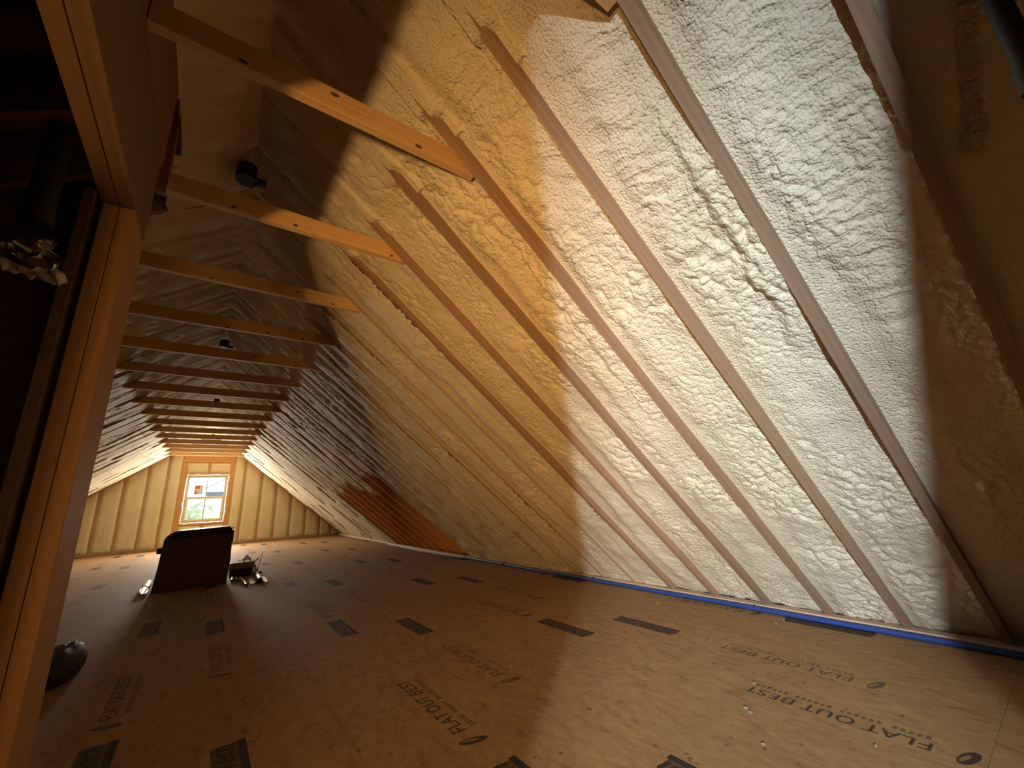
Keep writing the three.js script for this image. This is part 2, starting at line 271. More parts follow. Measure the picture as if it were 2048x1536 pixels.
// ---------------------------------------------------------------- far gable wall with its window
const wallBack = struct('wall_back');
const WX0 = -0.44, WX1 = 0.50, WY0 = 0.615, WY1 = 1.872;
const roofY = (x) => (x > 0 ? TR * (ER - x) : TL * (EL + x));
{
  const sh = new THREE.Shape(); sh.moveTo(-EL - 0.5, -0.3); sh.lineTo(ER + 0.5, -0.3); sh.lineTo(ER + 0.5, 0.2); sh.lineTo(0, RIDGE + 0.45); sh.lineTo(-EL - 0.5, 0.2); sh.closePath();
  const hole = new THREE.Path(); hole.moveTo(WX0, WY0); hole.lineTo(WX0, WY1); hole.lineTo(WX1, WY1); hole.lineTo(WX1, WY0); hole.closePath(); sh.holes.push(hole);
  const g = new THREE.ExtrudeGeometry(sh, { depth: 0.02, bevelEnabled: false }); g.translate(0, 0, ZG - 0.16); part('sheathing', g, M.deck, wallBack);
  const D = 0.14, zi = ZG, zo = ZG - D;                             // studs fill ZG-0.14 .. ZG
  const studs = [-3.70, -3.28, -2.87, -2.46, -2.05, -1.64, -1.215, -0.835, 0.875, 1.31, 1.71, 2.125, 2.545, 2.955, 3.30];
  for (const x of studs) part('stud', box(x - 0.019, x + 0.019, 0.038, Math.max(0.1, roofY(x) + 0.05), zo, zi), M.stud, wallBack);
  for (const x of [-0.515, 0.565]) part('king_stud', box(x - 0.045, x + 0.045, 0.038, 2.46, zo, zi + 0.004), M.header, wallBack);
  part('bottom_plate', box(-3.95, 3.45, 0.0, 0.038, zo, zi), M.stud, wallBack);
  part('header', box(-0.555, 0.605, 2.20, 2.455, zo, zi + 0.012), M.header, wallBack);
  part('window_head', box(-0.47, 0.52, WY1, WY1 + 0.05, zo, zi + 0.004), M.header, wallBack);
  part('window_stool', box(-0.47, 0.52, WY0 - 0.05, WY0, zo, zi + 0.004), M.header, wallBack);
  for (const [y0, y1] of [[0.038, WY0 - 0.05], [WY1 + 0.05, 2.20]]) part('cripple_stud', box(0.012, 0.05, y0, y1, zo, zi), M.stud, wallBack);
  // pillowy foam between the studs
  const bay = (x0, x1, y0, top, k, nu = 14, nv = 50) => {
    const g = grid(nu, nv, (a, b) => {
      const x = x0 + (x1 - x0) * a, y = y0 + (Math.max(y0 + 0.02, top(x)) - y0) * b, e = Math.min(a, 1 - a) * (x1 - x0), ey = Math.min(b, 1 - b) * (top(x) - y0);
      const z = zi - 0.022 + 0.034 * Math.sqrt(smooth(0, 0.07, e)) * Math.sqrt(smooth(0, 0.07, ey)) + 0.008 * fbm(x * 6, y * 5, 81 + k, 3) + 0.010 * smooth(0.55, 0, y) * noise(x * 14, y * 14, 88 + k);
      return [x, y, z, x, y];
    });
    part('foam_panel', g, M.foamFlat, wallBack);
  };
  const all = [...studs.filter((x) => x < -0.6).map((x) => [x - 0.019, x + 0.019]), [-0.56, -0.47], [0.52, 0.61], ...studs.filter((x) => x > 0.6).map((x) => [x - 0.019, x + 0.019])];
  for (let i = 0; i + 1 < all.length; i++) { if (i === all.findIndex((q) => q[0] === -0.56)) continue; bay(all[i][1], all[i + 1][0], 0.038, (x) => roofY(x) + 0.04, i); }
  bay(3.319, 3.55, 0.038, (x) => Math.max(0.06, roofY(x) + 0.03), 40, 8, 8);
  for (const [x0, x1] of [[-0.47, 0.012], [0.05, 0.52]]) { bay(x0, x1, 0.038, () => WY0 - 0.05, 30, 12, 16); bay(x0, x1, WY1 + 0.05, () => 2.20, 31, 12, 12); }
  bay(-0.555, 0.605, 2.455, (x) => roofY(x) + 0.03, 35, 24, 20);
}
const win = struct('window_1');
{
  const z0 = ZG - 0.12, z1 = ZG + 0.012;
  const frame = (x0, x1, y0, y1, t, za, zb, r = 0.004) => mergeGeometries([box(x0, x1, y0, y0 + t, za, zb, r), box(x0, x1, y1 - t, y1, za, zb, r), box(x0, x0 + t, y0 + t, y1 - t, za, zb, r), box(x1 - t, x1, y0 + t, y1 - t, za, zb, r)]);
  part('window_frame', frame(WX0, WX1, WY0, WY1, 0.035, z0, z1 - 0.03), M.vinyl, win);
  part('jamb_liner', frame(WX0 + 0.035, WX1 - 0.035, WY0 + 0.035, WY1 - 0.035, 0.012, z0 + 0.02, z1 - 0.05), M.cream, win);
  // ragged strips of tape and trimmed foam around the frame
  const strip = (x0, y0, x1, y1, k) => { const L = Math.hypot(x1 - x0, y1 - y0), ux = (x1 - x0) / L, uy = (y1 - y0) / L; return grid(60, 4, (a, b) => { const t = a * L, w = (b - 0.5) * (0.030 + 0.016 * noise(t * 12, k, 91)), off = 0.010 * noise(t * 9, k, 92); return [x0 + ux * t - uy * (w + off), y0 + uy * t + ux * (w + off), z1 - 0.004 + 0.012 * Math.sin(b * Math.PI) + 0.008 * noise(t * 30, b * 3 + k, 93), t, w]; }); };
  part('sealing_tape', strip(WX0, WY0, WX1, WY0, 1), M.plastic, win); part('sealing_tape', strip(WX0, WY1, WX1, WY1, 2), M.plastic, win);
  part('sealing_tape', strip(WX0, WY1, WX0, WY0, 3), M.plastic, win); part('sealing_tape', strip(WX1, WY1, WX1, WY0, 4), M.plastic, win);
  const ix0 = WX0 + 0.047, ix1 = WX1 - 0.047, iy0 = WY0 + 0.047, iy1 = WY1 - 0.047, ym = 1.275, xm = 0.03;
  const upper = part('upper_sash', frame(ix0, ix1, ym - 0.012, iy1, 0.030, z0 + 0.035, z0 + 0.065), M.vinyl, win), lower = part('lower_sash', frame(ix0, ix1, iy0, ym + 0.014, 0.050, z0 + 0.068, z0 + 0.098), M.cream, win);
  part('muntin', box(xm - 0.008, xm + 0.008, ym + 0.018, iy1 - 0.03, z0 + 0.042, z0 + 0.058), M.grey, upper); part('muntin', box(xm - 0.008, xm + 0.008, iy0 + 0.050, ym - 0.018, z0 + 0.075, z0 + 0.091), M.grey, lower);
  for (const [x0, x1] of [[ix0 + 0.03, xm - 0.008], [xm + 0.008, ix1 - 0.03]]) {
    part('pane', box(x0, x1, ym + 0.018, iy1 - 0.03, z0 + 0.049, z0 + 0.051, 0.0005), M.glass, upper);
    part('pane', box(x0, x1, iy0 + 0.050, ym - 0.018, z0 + 0.082, z0 + 0.084, 0.0005), M.glass, lower);
  }
  // pale paper sticker with orange marks on the upper pane
  const st = part('sticker', box(-0.235, -0.055, 1.36, 1.60, z0 + 0.053, z0 + 0.0545, 0.0005), M.paper, upper);
  part('orange_square', box(-0.222, -0.125, 1.50, 1.585, z0 + 0.0546, z0 + 0.0556, 0.0004), M.orange, upper);
  const tri = new THREE.Shape(); tri.moveTo(-0.24, 1.375); tri.lineTo(-0.14, 1.375); tri.lineTo(-0.21, 1.455); tri.closePath();
  const tg = new THREE.ExtrudeGeometry(tri, { depth: 0.001, bevelEnabled: false }); tg.translate(0, 0, z0 + 0.0546); part('orange_triangle', tg, M.orange, upper);
  // daylight that comes in through this opening
  const day = new THREE.RectAreaLight(new THREE.Color(1.0, 0.94, 0.80), WINDOW_I, WX1 - WX0 - 0.16, WY1 - WY0 - 0.16);
  day.position.set((WX0 + WX1) / 2, (WY0 + WY1) / 2, ZG - 0.005); day.lookAt((WX0 + WX1) / 2, (WY0 + WY1) / 2, 0); day.name = 'window_daylight'; scene.add(day);
}

// ---------------------------------------------------------------- near end wall and the partition beside the post, coloured dark as if in shade
{
  const w = struct('wall_front'), sh = new THREE.Shape(); sh.moveTo(-EL - 0.5, -0.3); sh.lineTo(ER + 0.5, -0.3); sh.lineTo(ER + 0.5, 0.2); sh.lineTo(0, RIDGE + 0.45); sh.lineTo(-EL - 0.5, 0.2); sh.closePath();
  const g = new THREE.ExtrudeGeometry(sh, { depth: 0.1, bevelEnabled: false }); g.translate(0, 0, ZF); part('sheathing', g, M.darkAndShadedWood, w);
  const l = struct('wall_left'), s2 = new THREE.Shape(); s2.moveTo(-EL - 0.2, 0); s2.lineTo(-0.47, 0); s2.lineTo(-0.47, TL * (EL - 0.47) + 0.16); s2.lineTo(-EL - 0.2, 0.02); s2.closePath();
  const g2 = new THREE.ExtrudeGeometry(s2, { depth: 0.03, bevelEnabled: false }); g2.translate(0, 0, -2.66); part('sheathing', g2, M.darkAndShadedWood, l);
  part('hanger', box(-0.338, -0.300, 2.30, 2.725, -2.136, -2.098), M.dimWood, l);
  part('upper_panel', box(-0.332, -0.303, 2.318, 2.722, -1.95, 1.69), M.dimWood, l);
  part('stud', box(-1.21, -1.09, 0, 2.07, -0.34, -0.30), M.darkAndShadedWood, l);  // added out of view only to keep the warm lamp off the post
  for (const [x, m] of [[-0.634, M.dimWood], [-0.51, M.darkAndShadedWood], [-1.04, M.darkAndShadedWood], [-1.45, M.darkAndShadedWood], [-1.86, M.darkAndShadedWood], [-2.26, M.darkAndShadedWood]]) part('stud', box(x - 0.021, x + 0.021, 0, TL * (EL + x) - 0.02, -2.63, -2.54), m, l);
}

// ---------------------------------------------------------------- trim along the right eave
{
  const t = struct('trim_1');
  part('sole_plate', box(3.512, 3.60, 0, 0.038, -6.1, ZF), M.plate, t);
  part('sole_plate', box(3.512, 3.60, 0, 0.038, ZG, -9.62), M.plate, t);
  const b = thing('board', 'long pale board lying along the eave below the bare reddish roof bays', 'board', [3.503, 0, -7.86]);
  part('plank', box(-0.045, 0.045, 0, 0.028, -1.72, 1.72, 0.004), M.paleWood, b);
  part('edge_strip', box(-0.075, -0.0455, 0, 0.012, -0.9, 1.70, 0.003), M.paleWood, b);
}

// ---------------------------------------------------------------- collar ties across the attic
const ORD = ['first', 'second', 'third', 'fourth', 'fifth', 'sixth', 'seventh', 'eighth', 'ninth', 'tenth', 'eleventh', 'twelfth', 'thirteenth', 'fourteenth', 'fifteenth', 'sixteenth', 'seventeenth', 'eighteenth'];
{
  const y0 = TIE_Y, y1 = TIE_Y + TIE_H, sh = new THREE.Shape();
  sh.moveTo(ER - y0 / TR + 0.012, y0); sh.lineTo(ER - y1 / TR + 0.012, y1); sh.lineTo(-EL + y1 / TL - 0.012, y1); sh.lineTo(-EL + y0 / TL - 0.012, y0); sh.closePath();
  const g = new THREE.ExtrudeGeometry(sh, { depth: RW - 0.004, bevelEnabled: true, bevelSize: 0.002, bevelThickness: 0.002, bevelSegments: 1 }); g.translate(0, 0, -RW / 2 + 0.002); metreUV(g, 0);
  const sh2 = new THREE.Shape(); sh2.moveTo(ER - y0 / TR + 0.012, y0); sh2.lineTo(ER - y1 / TR + 0.012, y1); sh2.lineTo(-0.298, y1); sh2.lineTo(-0.298, y0); sh2.closePath();
  const gs = new THREE.ExtrudeGeometry(sh2, { depth: RW - 0.004, bevelEnabled: true, bevelSize: 0.002, bevelThickness: 0.002, bevelSegments: 1 }); gs.translate(0, 0, -RW / 2 + 0.002); metreUV(gs, 0);
  const knot = new THREE.CylinderGeometry(0.007, 0.007, 0.003, 12); knot.rotateX(Math.PI / 2);
  const mats = [M.tie, M.tie.clone(), M.tie.clone()]; mats[1].color.multiplyScalar(0.92); mats[2].color.multiplyScalar(1.05);
  const R = rng(77); let q = 0;
  for (let n = 5; n >= -27; n -= 2, q++) {
    const t = thing('collar_tie', `wooden collar tie spanning between the roof slopes, ${ORD[q]} of the row counted from the camera`, 'beam', [0, 0, zr(n) - RW - 0.001], 'collar ties between the rafters');
    if (q === 0) t.userData.label = 'wooden collar tie passing overhead just above the camera, first of the row';
    if (q === 16) t.userData.label = 'wooden collar tie closest to the far gable wall, last of the row';
    part('board', n >= 1 ? gs : g, mats[q % 3], t);
    if (q > 0 && q < 6) for (let i = 0; i < 3; i++) { const k = part('knot', knot, M.darkAndShadedWood, t); k.position.set(-0.15 + i * 0.34 + 0.2 * R(), TIE_Y + 0.012 + 0.06 * R() * (i % 2), RW / 2 + 0.0005); k.scale.set(1.2 + R(), 0.7 + 0.4 * R(), 1); }
  }
}

// ---------------------------------------------------------------- beam and post beside the camera
{
  const b = thing('header_beam', 'long laminated wooden beam running overhead onto the top of the post', 'beam', [-0.342, 1.914, -0.2]);
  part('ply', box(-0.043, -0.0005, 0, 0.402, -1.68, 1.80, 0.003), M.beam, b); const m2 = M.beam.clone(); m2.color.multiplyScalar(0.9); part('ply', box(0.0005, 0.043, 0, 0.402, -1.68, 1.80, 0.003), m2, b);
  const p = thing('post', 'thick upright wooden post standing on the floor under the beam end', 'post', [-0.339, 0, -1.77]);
  const pm = M.beam.clone(); pm.color.setRGB(0.33, 0.16, 0.055);  // post wood toned down to stand for the shade on it
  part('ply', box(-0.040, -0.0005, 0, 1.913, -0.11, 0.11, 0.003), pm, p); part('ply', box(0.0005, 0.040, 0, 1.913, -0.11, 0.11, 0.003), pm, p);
}

// ---------------------------------------------------------------- foil duct and pipes
{
  const d = thing('foil_duct', 'crinkled silver flexible duct in the dark space behind the post', 'duct', [-0.775, 1.98, -2.33]);
  const R = 0.072, g = grid(40, 120, (a, b) => { const th = a * 2 * Math.PI, x = -1.1 + 1.16 * b, r = R * (1 + 0.06 * Math.sin(b * 290) + 0.12 * noise(a * 9, b * 30, 101) * smooth(0, 0.2, a) * smooth(1, 0.8, a)), y = 0.10 - 0.12 * b + 0.05 * b * b; return [x, y + r * Math.cos(th), r * Math.sin(th) * 0.95, a, b * 6]; });
  part('duct_body', g, M.foil, d);
  part('torn_end', grid(40, 16, (a, b) => { const th = a * 2 * Math.PI, r = R * (0.95 + 0.28 * b * (0.6 + 0.6 * noise(a * 8, b * 2, 103))), c = smooth(0, 0.1, a) * smooth(1, 0.9, a); return [0.05 + 0.09 * b + 0.03 * c * noise(a * 10, b * 3, 104), 0.03 + r * Math.cos(th) - 0.03 * b, r * Math.sin(th) + 0.02 * c * noise(a * 11, b * 4, 105)]; }), M.foil, d);
  part('plastic_wrap', grid(30, 8, (a, b) => [0.0 + 0.20 * a, -0.075 - 0.03 * a + 0.022 * noise(a * 9, b * 3, 106) + 0.01 * b, 0.02 + 0.10 * (b - 0.5) + 0.01 * noise(a * 8, b, 107)]), M.plastic, d);
  part('hanger_strap', box(-0.46, -0.44, 0.10, 0.42, -0.005, 0.005), M.black, d);
  const p = thing('vent_pipe', 'black vertical pipe rising to the dark roof above the foil duct', 'pipe', [-0.70, 2.10, -2.30]);
  const g1 = new THREE.CylinderGeometry(0.045, 0.045, 0.50, 24, 1, false); g1.translate(0, 0.25, 0); part('pipe_body', g1, M.black, p);
  const g2 = new THREE.CylinderGeometry(0.052, 0.052, 0.07, 24); g2.translate(0, 0.04, 0); part('coupling', g2, M.black, p);
  const v = thing('vent_pipe', 'black vertical pipe passing up through the sloping roof at the edge of the photo', 'pipe', [1.17, 0, 0.127]);
  const g3 = new THREE.CylinderGeometry(0.018, 0.018, 0.62, 24); g3.translate(0, 1.91, 0); part('pipe_body', g3, M.black, v);
  const g4 = new THREE.CylinderGeometry(0.023, 0.023, 0.05, 24); g4.translate(0, 1.64, 0); part('coupling', g4, M.black, v);
}

// ---------------------------------------------------------------- black boxes in the ridge foam
{
  const far = [['small black box set in the ridge foam above the second collar tie, closest of three', -2.50, 1.0], ['small black box in the ridge foam, middle of the three along the ridge', -5.70, 0.9], ['small black box in the ridge foam, farthest of three towards the gable', -9.02, 0.9]];
  for (const [label, z, k] of far) {
    const t = thing('junction_box', label, 'box', [-0.02, 2.80, z], 'black boxes along the ridge'); t.scale.setScalar(k);
    const g = new THREE.CylinderGeometry(0.052, 0.060, 0.10, 8); g.rotateY(0.3); g.translate(0, 0.05, 0); part('housing', g, M.black, t);
    part('lug', box(0.035, 0.10, 0.0, 0.035, -0.02, 0.02, 0.006), M.black, t);
  }
}

// ---------------------------------------------------------------- blue conduit along the eave
{
  const t = thing('conduit', 'blue flexible conduit lying along the floor at the foot of the right roof slope', 'conduit', [3.47, 0, 0]);
  const pts = []; for (let i = 0; i <= 24; i++) { const z = 0.9 - i * 0.29; pts.push([0.006 * Math.sin(i * 1.3) - 0.012 + 0.004 * noise(i * 0.7, 1, 7), 0.0185 + 0.003 * Math.max(0, Math.sin(i * 0.9)), z]); }
  part('conduit_body', tube(pts, 0.0175, 260, 14), M.blue, t);
  for (const z of [-5.01, -3.35, -1.70]) { const g = new THREE.TorusGeometry(0.0185, 0.0045, 8, 20); g.translate(-0.012, 0.0215, z); part('clip', g, M.black, t); }
  const c = thing('cord', 'thin grey cord lying on the floor in front of the long pale board', 'cord', [3.375, 0, 0]);
  part('cable', tube([[0.03, 0.010, -6.13], [0.0, 0.009, -6.9], [-0.012, 0.009, -8.4], [0.0, 0.009, -10.2]], 0.008, 80, 8), M.darkSteel, c);
  part('plug', box(0.018, 0.042, 0, 0.02, -6.15, -6.10, 0.004), M.black, c);
}

// ---------------------------------------------------------------- dark equipment case in front of the window
{
  const t = thing('equipment_case', 'large dark boxy case with rounded top standing on the floor before the window', 'case', [0.0, 0, -6.88]);
  const s = new THREE.Shape(); s.moveTo(-0.375, 0); s.lineTo(0.355, 0); s.lineTo(0.372, 0.30); s.lineTo(0.348, 0.648); s.quadraticCurveTo(0.344, 0.672, 0.32, 0.672); s.lineTo(-0.21, 0.668); s.quadraticCurveTo(-0.312, 0.662, -0.330, 0.575); s.lineTo(-0.350, 0.25); s.closePath();
  const g = new THREE.ExtrudeGeometry(s, { depth: 0.46, bevelEnabled: true, bevelSize: 0.008, bevelThickness: 0.012, bevelSegments: 3, curveSegments: 12 }); g.translate(0, 0.008, -0.472); part('body', g, M.case, t);
  const lid = new THREE.Shape(); lid.moveTo(-0.30, 0.60); lid.quadraticCurveTo(-0.29, 0.684, -0.20, 0.690); lid.lineTo(0.330, 0.706); lid.lineTo(0.352, 0.672); lid.lineTo(0.352, 0.62); lid.closePath();
  const lg = new THREE.ExtrudeGeometry(lid, { depth: 0.47, bevelEnabled: true, bevelSize: 0.004, bevelThickness: 0.006, bevelSegments: 2 }); lg.translate(0, 0, -0.474); part('lid', lg, M.darkSteel, t);
  part('side_handle', box(-0.395, -0.335, 0.435, 0.505, -0.16, -0.06, 0.012), M.darkSteel, t);
  part('latch', box(0.35, 0.385, 0.505, 0.655, -0.14, -0.06, 0.01), M.black, t);
  part('hanging_strap', box(0.374, 0.379, 0.30, 0.51, -0.12, -0.09, 0.002), M.plastic, t);
  part('tag', box(0.345, 0.385, 0.675, 0.69, -0.20, -0.12, 0.003), M.plastic, t);
}

// ---------------------------------------------------------------- tubes, trough and toolbox around the case
function pipeGeometry(r, len, wall = 0.004) { const o = [[r - wall, 0], [r, 0], [r, len], [r - wall, len], [r - wall, 0]].map((p) => new THREE.Vector2(p[0], p[1])); const g = new THREE.LatheGeometry(o, 28); return g; }
{
  const lay = (name, label, r, len, x, z, turn, tilt = 0, y = r) => { const t = thing(name, label, 'pipe', [x, y, z], 'loose metal pipes by the case'); const m = part('pipe_wall', pipeGeometry(r, len), M.galv, t); const rim = new THREE.TorusGeometry(r, 0.004, 8, 24); rim.rotateX(Math.PI / 2); const k = part('rim', rim, M.galv, t); t.rotation.set(0, turn, 0); m.rotation.x = -Math.PI / 2 + tilt; k.rotation.x = -Math.PI / 2 + tilt; return t; };
  lay('duct_pipe', 'shiny metal pipe with a dark open end lying on the left of the dark case', 0.045, 0.55, -0.445, -6.90, 0.02, 0, 0.05);
  lay('metal_tube', 'thin bright metal tube on the floor pointing forward from under the grey box', 0.016, 0.75, 0.55, -6.42, 0.02);
  lay('metal_tube', 'short bright metal tube lying close beside the dark case', 0.018, 0.34, 0.425, -6.90, -0.08, 0, 0.021);
  lay('metal_tube', 'stubby bright metal tube between the dark case and the thin tube', 0.014, 0.30, 0.485, -6.93, 0.0, 0, 0.016);
  const tr = thing('metal_trough', 'bent silver sheet-metal channel lying open side down beside the thin tube', 'channel', [0.70, 0, -6.52]);
  tr.rotation.y = -0.02;
  const prof = [[-0.085, 0.004], [-0.045, 0.012], [-0.022, 0.062], [0, 0.078], [0.022, 0.062], [0.045, 0.012], [0.085, 0.004]];
  part('channel_wall', grid(36, 12, (a, b) => { const q = a * 6, i = Math.min(5, Math.floor(q)), f = q - i; return [prof[i][0] + (prof[i + 1][0] - prof[i][0]) * f, prof[i][1] + (prof[i + 1][1] - prof[i][1]) * f, -0.55 + 0.55 * b]; }), M.galv, tr);
  part('flange', box(-0.10, -0.075, 0, 0.008, -0.50, 0, 0.002), M.galv, tr); part('flange', box(0.075, 0.10, 0, 0.008, -0.50, 0, 0.002), M.galv, tr);
  const tb = thing('toolbox', 'grey topped low box on the floor beside the dark case', 'box', [0.545, 0, -7.48]);
  part('body', box(-0.13, 0.145, 0, 0.10, -0.12, 0.12, 0.01), M.darkSteel, tb); const lid = part('lid', box(-0.14, 0.155, 0.101, 0.19, -0.13, 0.13, 0.012), M.grey, tb); part('handle', tube([[0.03, 0.19, 0], [0.03, 0.225, 0], [0.11, 0.225, 0], [0.11, 0.19, 0]], 0.008, 24, 8), M.galv, lid);
  part('side_clip', box(0.155, 0.185, 0.10, 0.135, -0.02, 0.03, 0.004), M.galv, tb);
  const pl = thing('plastic_sheet', 'crumpled clear plastic sheet heaped on the floor behind the grey box', 'plastic', [0.60, 0, -8.05]);
  part('sheet', grid(40, 20, (a, b) => { const x = -0.20 + 0.42 * a, z = -0.15 + 0.3 * b, m = Math.sin(Math.PI * a) * Math.sin(Math.PI * b); return [x, 0.004 + m * (0.15 + 0.09 * noise(a * 8, b * 7, 111)) + 0.02 * m * Math.abs(noise(a * 20, b * 18, 112)), z]; }), M.plastic, pl);
  const br = thing('lever', 'small metal lever bracket leaning on the floor right of the grey box', 'bracket', [0.735, 0, -7.55]);
  part('arm', tube([[0.03, 0.0, 0], [0.0, 0.10, 0], [-0.02, 0.15, 0], [0.03, 0.21, 0]], 0.011, 24, 8), M.galv, br); part('foot', box(-0.03, 0.09, 0, 0.018, -0.03, 0.03, 0.004), M.darkSteel, br);
  const rod = thing('rod', 'very thin upright dark rod standing on the floor right of the metal clutter', 'rod', [0.745, 0, -7.35]);
  part('shaft', tube([[0, 0.0, 0], [0.012, 0.13, 0], [0.045, 0.30, 0]], 0.0045, 24, 6), M.darkSteel, rod); part('foot', box(-0.03, 0.03, 0, 0.008, -0.03, 0.03, 0.002), M.darkSteel, rod);
}

// ---------------------------------------------------------------- black bag behind the post, foam crumbs on the floor
{
  const b = thing('bag', 'small slumped black bag on the floor behind the foot of the post', 'bag', [-0.585, 0, -3.95]);
  const g = new THREE.SphereGeometry(1, 40, 28), p = g.attributes.position; for (let i = 0; i < p.count; i++) { let x = p.getX(i), y = p.getY(i), z = p.getZ(i); const k = 1 + 0.16 * fbm(x * 2.5 + 3, y * 2.5 + z * 2, 121, 3); y = Math.max(y, -0.62); p.setXYZ(i, x * 0.10 * k, (y + 0.62) * 0.105 * k, z * 0.33 * k); } g.computeVertexNormals(); part('sack', g, M.black, b);
  part('carry_strap', tube([[0.02, 0.145, -0.16], [0.03, 0.172, -0.06], [0.02, 0.172, 0.06], [0.01, 0.145, 0.16]], 0.008, 24, 8), M.black, b);
  const crumbs = [[3.17, -2.35, 'just in front of the blue conduit near the dark bar-shaped print'], [3.35, -1.97, 'close to the blue conduit, touching its shadow'], [2.67, -1.62, 'alone between the blue conduit and large printed words'], [3.36, -1.47, 'against the blue conduit beside its nearest black clip'], [3.24, -1.47, 'a hand from the blue conduit, beside its nearest black clip'], [1.62, -2.88, 'on the panel seam behind the smaller printed words'], [1.51, -2.16, 'on bare panel right of the smaller printed words'], [0.93, -2.04, 'on the letters of the smaller printed words'], [1.98, -1.09, 'left of the large printed words, farther of a pair'], [1.96, -1.06, 'left of the large printed words, nearer of a pair'], [2.05, -0.67, 'under the first letters of the large printed words'], [2.24, -1.17, 'at the far end of the large printed words'], [2.93, -2.02, 'between the dark bar-shaped print and the blue conduit'], [1.77, -0.93, 'on the bare panel towards the camera from the large printed words']];
  const R = rng(5), cg = new THREE.IcosahedronGeometry(1, 2), q = cg.attributes.position; for (let i = 0; i < q.count; i++) { const k = 1 + 0.35 * noise(q.getX(i) * 2.2 + q.getZ(i), q.getY(i) * 2.2, 131); q.setXYZ(i, q.getX(i) * k, q.getY(i) * k, q.getZ(i) * k); } cg.computeVertexNormals();
  for (const [x, z, where] of crumbs) { const t = shadow(new THREE.Mesh(cg, M.foam)), s = 0.004 + 0.004 * R(); t.name = numbered('foam_crumb'); t.position.set(x, s * 0.55, z); t.scale.set(s * 1.4, s * 0.7, s); t.rotation.y = R() * 6; t.userData = { label: 'tiny pale foam crumb ' + where, category: 'foam crumb', group: 'foam crumbs on the floor' }; scene.add(t); }
}

